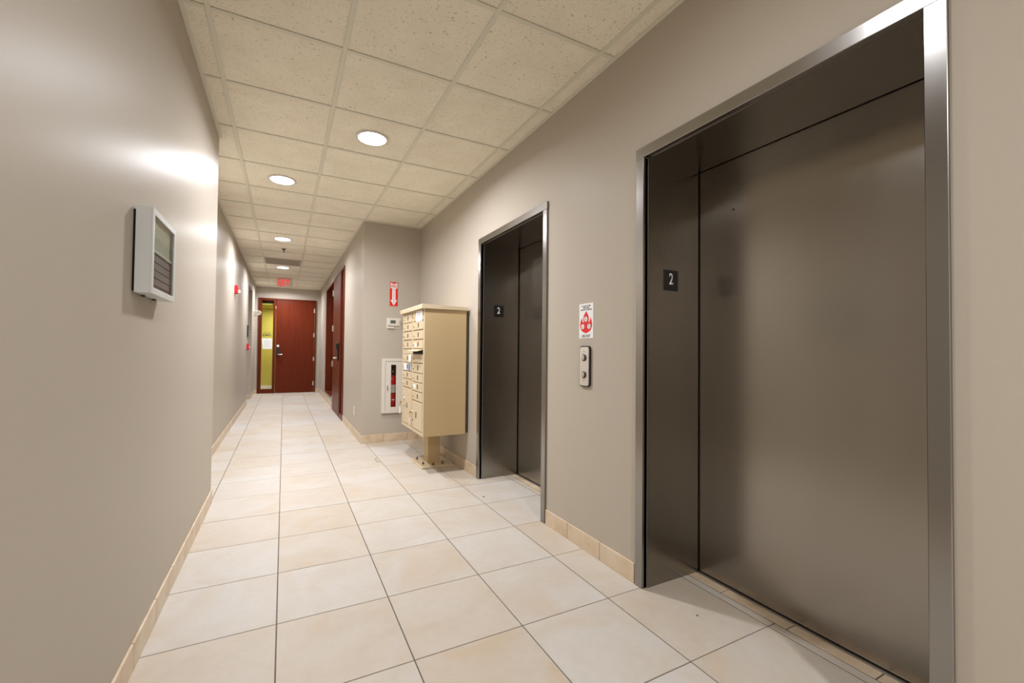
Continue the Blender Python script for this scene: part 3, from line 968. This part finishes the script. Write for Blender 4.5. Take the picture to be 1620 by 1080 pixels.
# ------------------------------------------------------------------ wooden door and window unit in the right hall wall
t = struct_root('door_2', 'cherry wood door with black handle in the side wall of the hall')
FXa, FXb = XR-.016, XR+.15
mb = MB()
for (a, b, c, d) in ((UY0, 7.395, 0, UH), (7.725, 7.775, 0, UH-.035), (8.872, 8.93, 0, UH), (7.395, 8.872, UH-.035, UH), (7.395, 7.725, 0, .085)):
    mb.box(FXa, FXb, a, b, c, d, .002)
obj('door_frame', mb, M['woodf'], t)
dl = obj('door_leaf', MB().box(FXa-.004, FXa+.041, 7.78, 8.868, .006, UH-.04, .002), M['wood'], t)
obj('pane', MB().box(XR+.09, XR+.096, 7.395, 7.725, .085, UH-.035), M['glass'], t)
for zz in (2.232, 1.554, .875, .192):
    obj('hinge', MB().lathe([(.011, -.057), (.011, .057)], (FXa-.012, 8.872, zz), ZP, 12).box(FXa-.008, FXa-.004, 8.83, 8.868, zz-.057, zz+.057), M['chrome'], dl)
obj('lock_set', MB().box(FXa-.032, FXa-.004, 7.86, 7.935, .955, 1.262, .010, 2).box(FXa-.05, FXa-.03, 7.862, 7.933, 1.15, 1.25, .008, 2), M['black'], dl)
obj('lever', MB().tube([(FXa-.03, 7.897, 1.004), (FXa-.066, 7.897, 1.004), (FXa-.074, 7.91, 1.004), (FXa-.074, 8.01, 1.002)], .013, 10), M['chrome'], dl, 40)
t = struct_root('window_1', 'interior window in a cherry wood frame beyond the side door')
mb = MB()
for (a, b, c, d) in ((UY1-.05, UY1, .185, UH), (8.931, 8.98, .185, UH), (8.98, UY1-.05, UH-.04, UH), (8.98, UY1-.05, .185, .215)):
    mb.box(XR-.012, XR+.15, a, b, c, d, .002)
obj('window_frame', mb, M['woodf'], t)
obj('mullion', MB().box(XR+.085, XR+.15, 9.76, 9.82, .215, UH-.04, .002), M['woodf'], t)
for (a, b) in ((8.98, 9.76), (9.82, UY1-.05)):
    obj('pane', MB().box(XR+.11, XR+.116, a, b, .215, UH-.04), M['glass'], t)
wbox('wall_side_office', (2.6, 2.7, UY0-.3, UY1+.3, 0, T), (XR+.16, 2.6, UY0-.4, UY0-.3, 0, T), (XR+.16, 2.6, UY1+.3, UY1+.4, 0, T))
struct('floor_side_office', MB().box(XR, 2.6, UY0-.3, UY1+.3, -.0025, .002), M['carpet'])

# ------------------------------------------------------------------ small wall devices
t = thing('alarm_strobe', (XL2, 7.5, 2.03), 'red fire alarm with white strobe lens high on the long hall wall', 'alarm')
obj('housing', MB().box(XL2, XL2+.045, 7.44, 7.565, 1.965, 2.085, .004), M['red'], t)
obj('strobe_lens', MB().lathe([(.030, 0), (.030, .016), (.022, .026), (0, .028)], (XL2+.045, 7.505, 1.992), XP, 16), M['white'], t, 40)
text('lettering', 'FIRE', (XL2+.0455, 7.5025, 2.060), YP, ZP, .075, .018, M['whitep'], t)
t = thing('control_box', (XL2, 10.09, 1.50), 'black wall panel with small white lights above the red pull station', 'control box')
obj('cover', MB().box(XL2, XL2+.022, 10.04, 10.16, 1.385, 1.620, .004), M['black'], t)
for zz in (1.44, 1.50, 1.56):
    obj('indicator', MB().lathe([(.011, 0), (.011, .003), (0, .004)], (XL2+.022, 10.10, zz), XP, 12), M['silver'], t)
t = thing('pull_station', (XL2, 10.06, 1.18), 'red fire alarm pull station on the hall wall below the black panel', 'alarm')
obj('housing', MB().box(XL2, XL2+.040, 10.00, 10.09, 1.118, 1.246, .004), M['red'], t)
obj('pull_bar', MB().box(XL2+.040, XL2+.052, 10.012, 10.078, 1.165, 1.190, .003), M['whitep'], t)
t = thing('emergency_light', (XL2, 12.0, 2.0), 'cream emergency light with round head on the wall near the end door', 'emergency light')
obj('housing', MB().box(XL2, XL2+.060, 11.93, 12.07, 1.945, 2.065, .006, 2), M['cream'], t)
obj('lamp_head', MB().lathe([(.0, -.05), (.035, -.048), (.056, -.01), (.058, .03), (.050, .034), (.044, .02), (0, .014)], (XL2+.098, 11.97, 2.015), (.25, -.95, -.1), 20), M['cream'], t, 40)
obj('lamp_lens', MB().lathe([(0, .021), (.043, .021), (.043, .026), (0, .030)], (XL2+.098, 11.97, 2.015), (.25, -.95, -.1), 20), M['band'], t, 40)
obj('bracket', MB().box(XL2+.055, XL2+.085, 11.96, 12.0, 1.99, 2.03, .003), M['cream'], t)
t = thing('wall_outlet', (XR, 6.08, .326), 'white electrical outlet low on the wall before the side door', 'outlet')
obj('cover_plate', MB().box(XR-.006, XR, 6.045, 6.115, .268, .383, .002), M['white'], t)
for zz in (.302, .350):
    obj('socket', MB().box(XR-.008, XR-.006, 6.063, 6.097, zz-.014, zz+.014, .0015), M['cream'], t)
t = thing('door_bell_button', (XR, 12.2, .996), 'tiny dark button on the wall between end door and side window', 'button')
obj('bezel', MB().lathe([(.018, 0), (.018, .004), (.012, .006), (.012, .004), (0, .004)], (XR, 12.2, .996), XN, 16), M['grey'], t)
obj('button', MB().lathe([(.0115, .004), (.0115, .009), (0, .010)], (XR, 12.2, .996), XN, 16), M['black'], t)

# exit sign hanging from the ceiling
eyy = 10.85
ex0, ex1 = -.135, .085
t = thing('exit_sign', (-.02, eyy, CEIL), 'red lit EXIT sign hanging from the hall ceiling', 'sign')
obj('canopy', MB().box(-.150, .135, eyy-.03, eyy+.03, CEIL-.016, CEIL+.002, .003), M['white'], t)
obj('face_panel', MB().box(-.165, .150, eyy-.004, eyy+.010, 2.535, CEIL-.016, .001), M['panel'], t)
text('lettering', 'EXIT', (-.0225, eyy-.004, 2.637), XP, ZP, .215, .150, M['redlit'], t, .002, 0, .008)
obj('chevron', MB().prism([(0, -.014), (.012, -.006), (.012, .006), (0, .014), (-.008, 0)], (-.152, eyy-.004, 2.634), XP, ZP, YN, .001), M['redlit'], t)

# thread and grit lying on the floor
solid('thread', MB().tube([(.902, 4.69, .002), (.884, 4.672, .003), (.874, 4.63, .004), (.872, 4.58, .004), (.880, 4.535, .003), (.902, 4.515, .002)], .0028, 6),
      M['grey'], (.88, 4.6, 0), 'thin curled dark thread lying on a floor tile joint', 'thread', 50)
for (gx, gy, s, lab) in ((1.635, 1.307, .0035, 'black speck of grit on the tile in the large elevator entrance'), (1.424, 3.10, .006, 'dark crumb of grit on the pale tile before the elevator beside the mailboxes')):
    mb = MB()
    bmesh.ops.create_icosphere(mb.b, subdivisions=1, radius=s)
    for v in mb.b.verts:
        v.co = Vector((gx+v.co.x*(1+random.uniform(-.3, .5)), gy+v.co.y*(1+random.uniform(-.3, .3)), max(0, s*.6+v.co.z*.7)))
    solid('grit', mb, M['ink'], (gx, gy, 0), lab, 'speck')
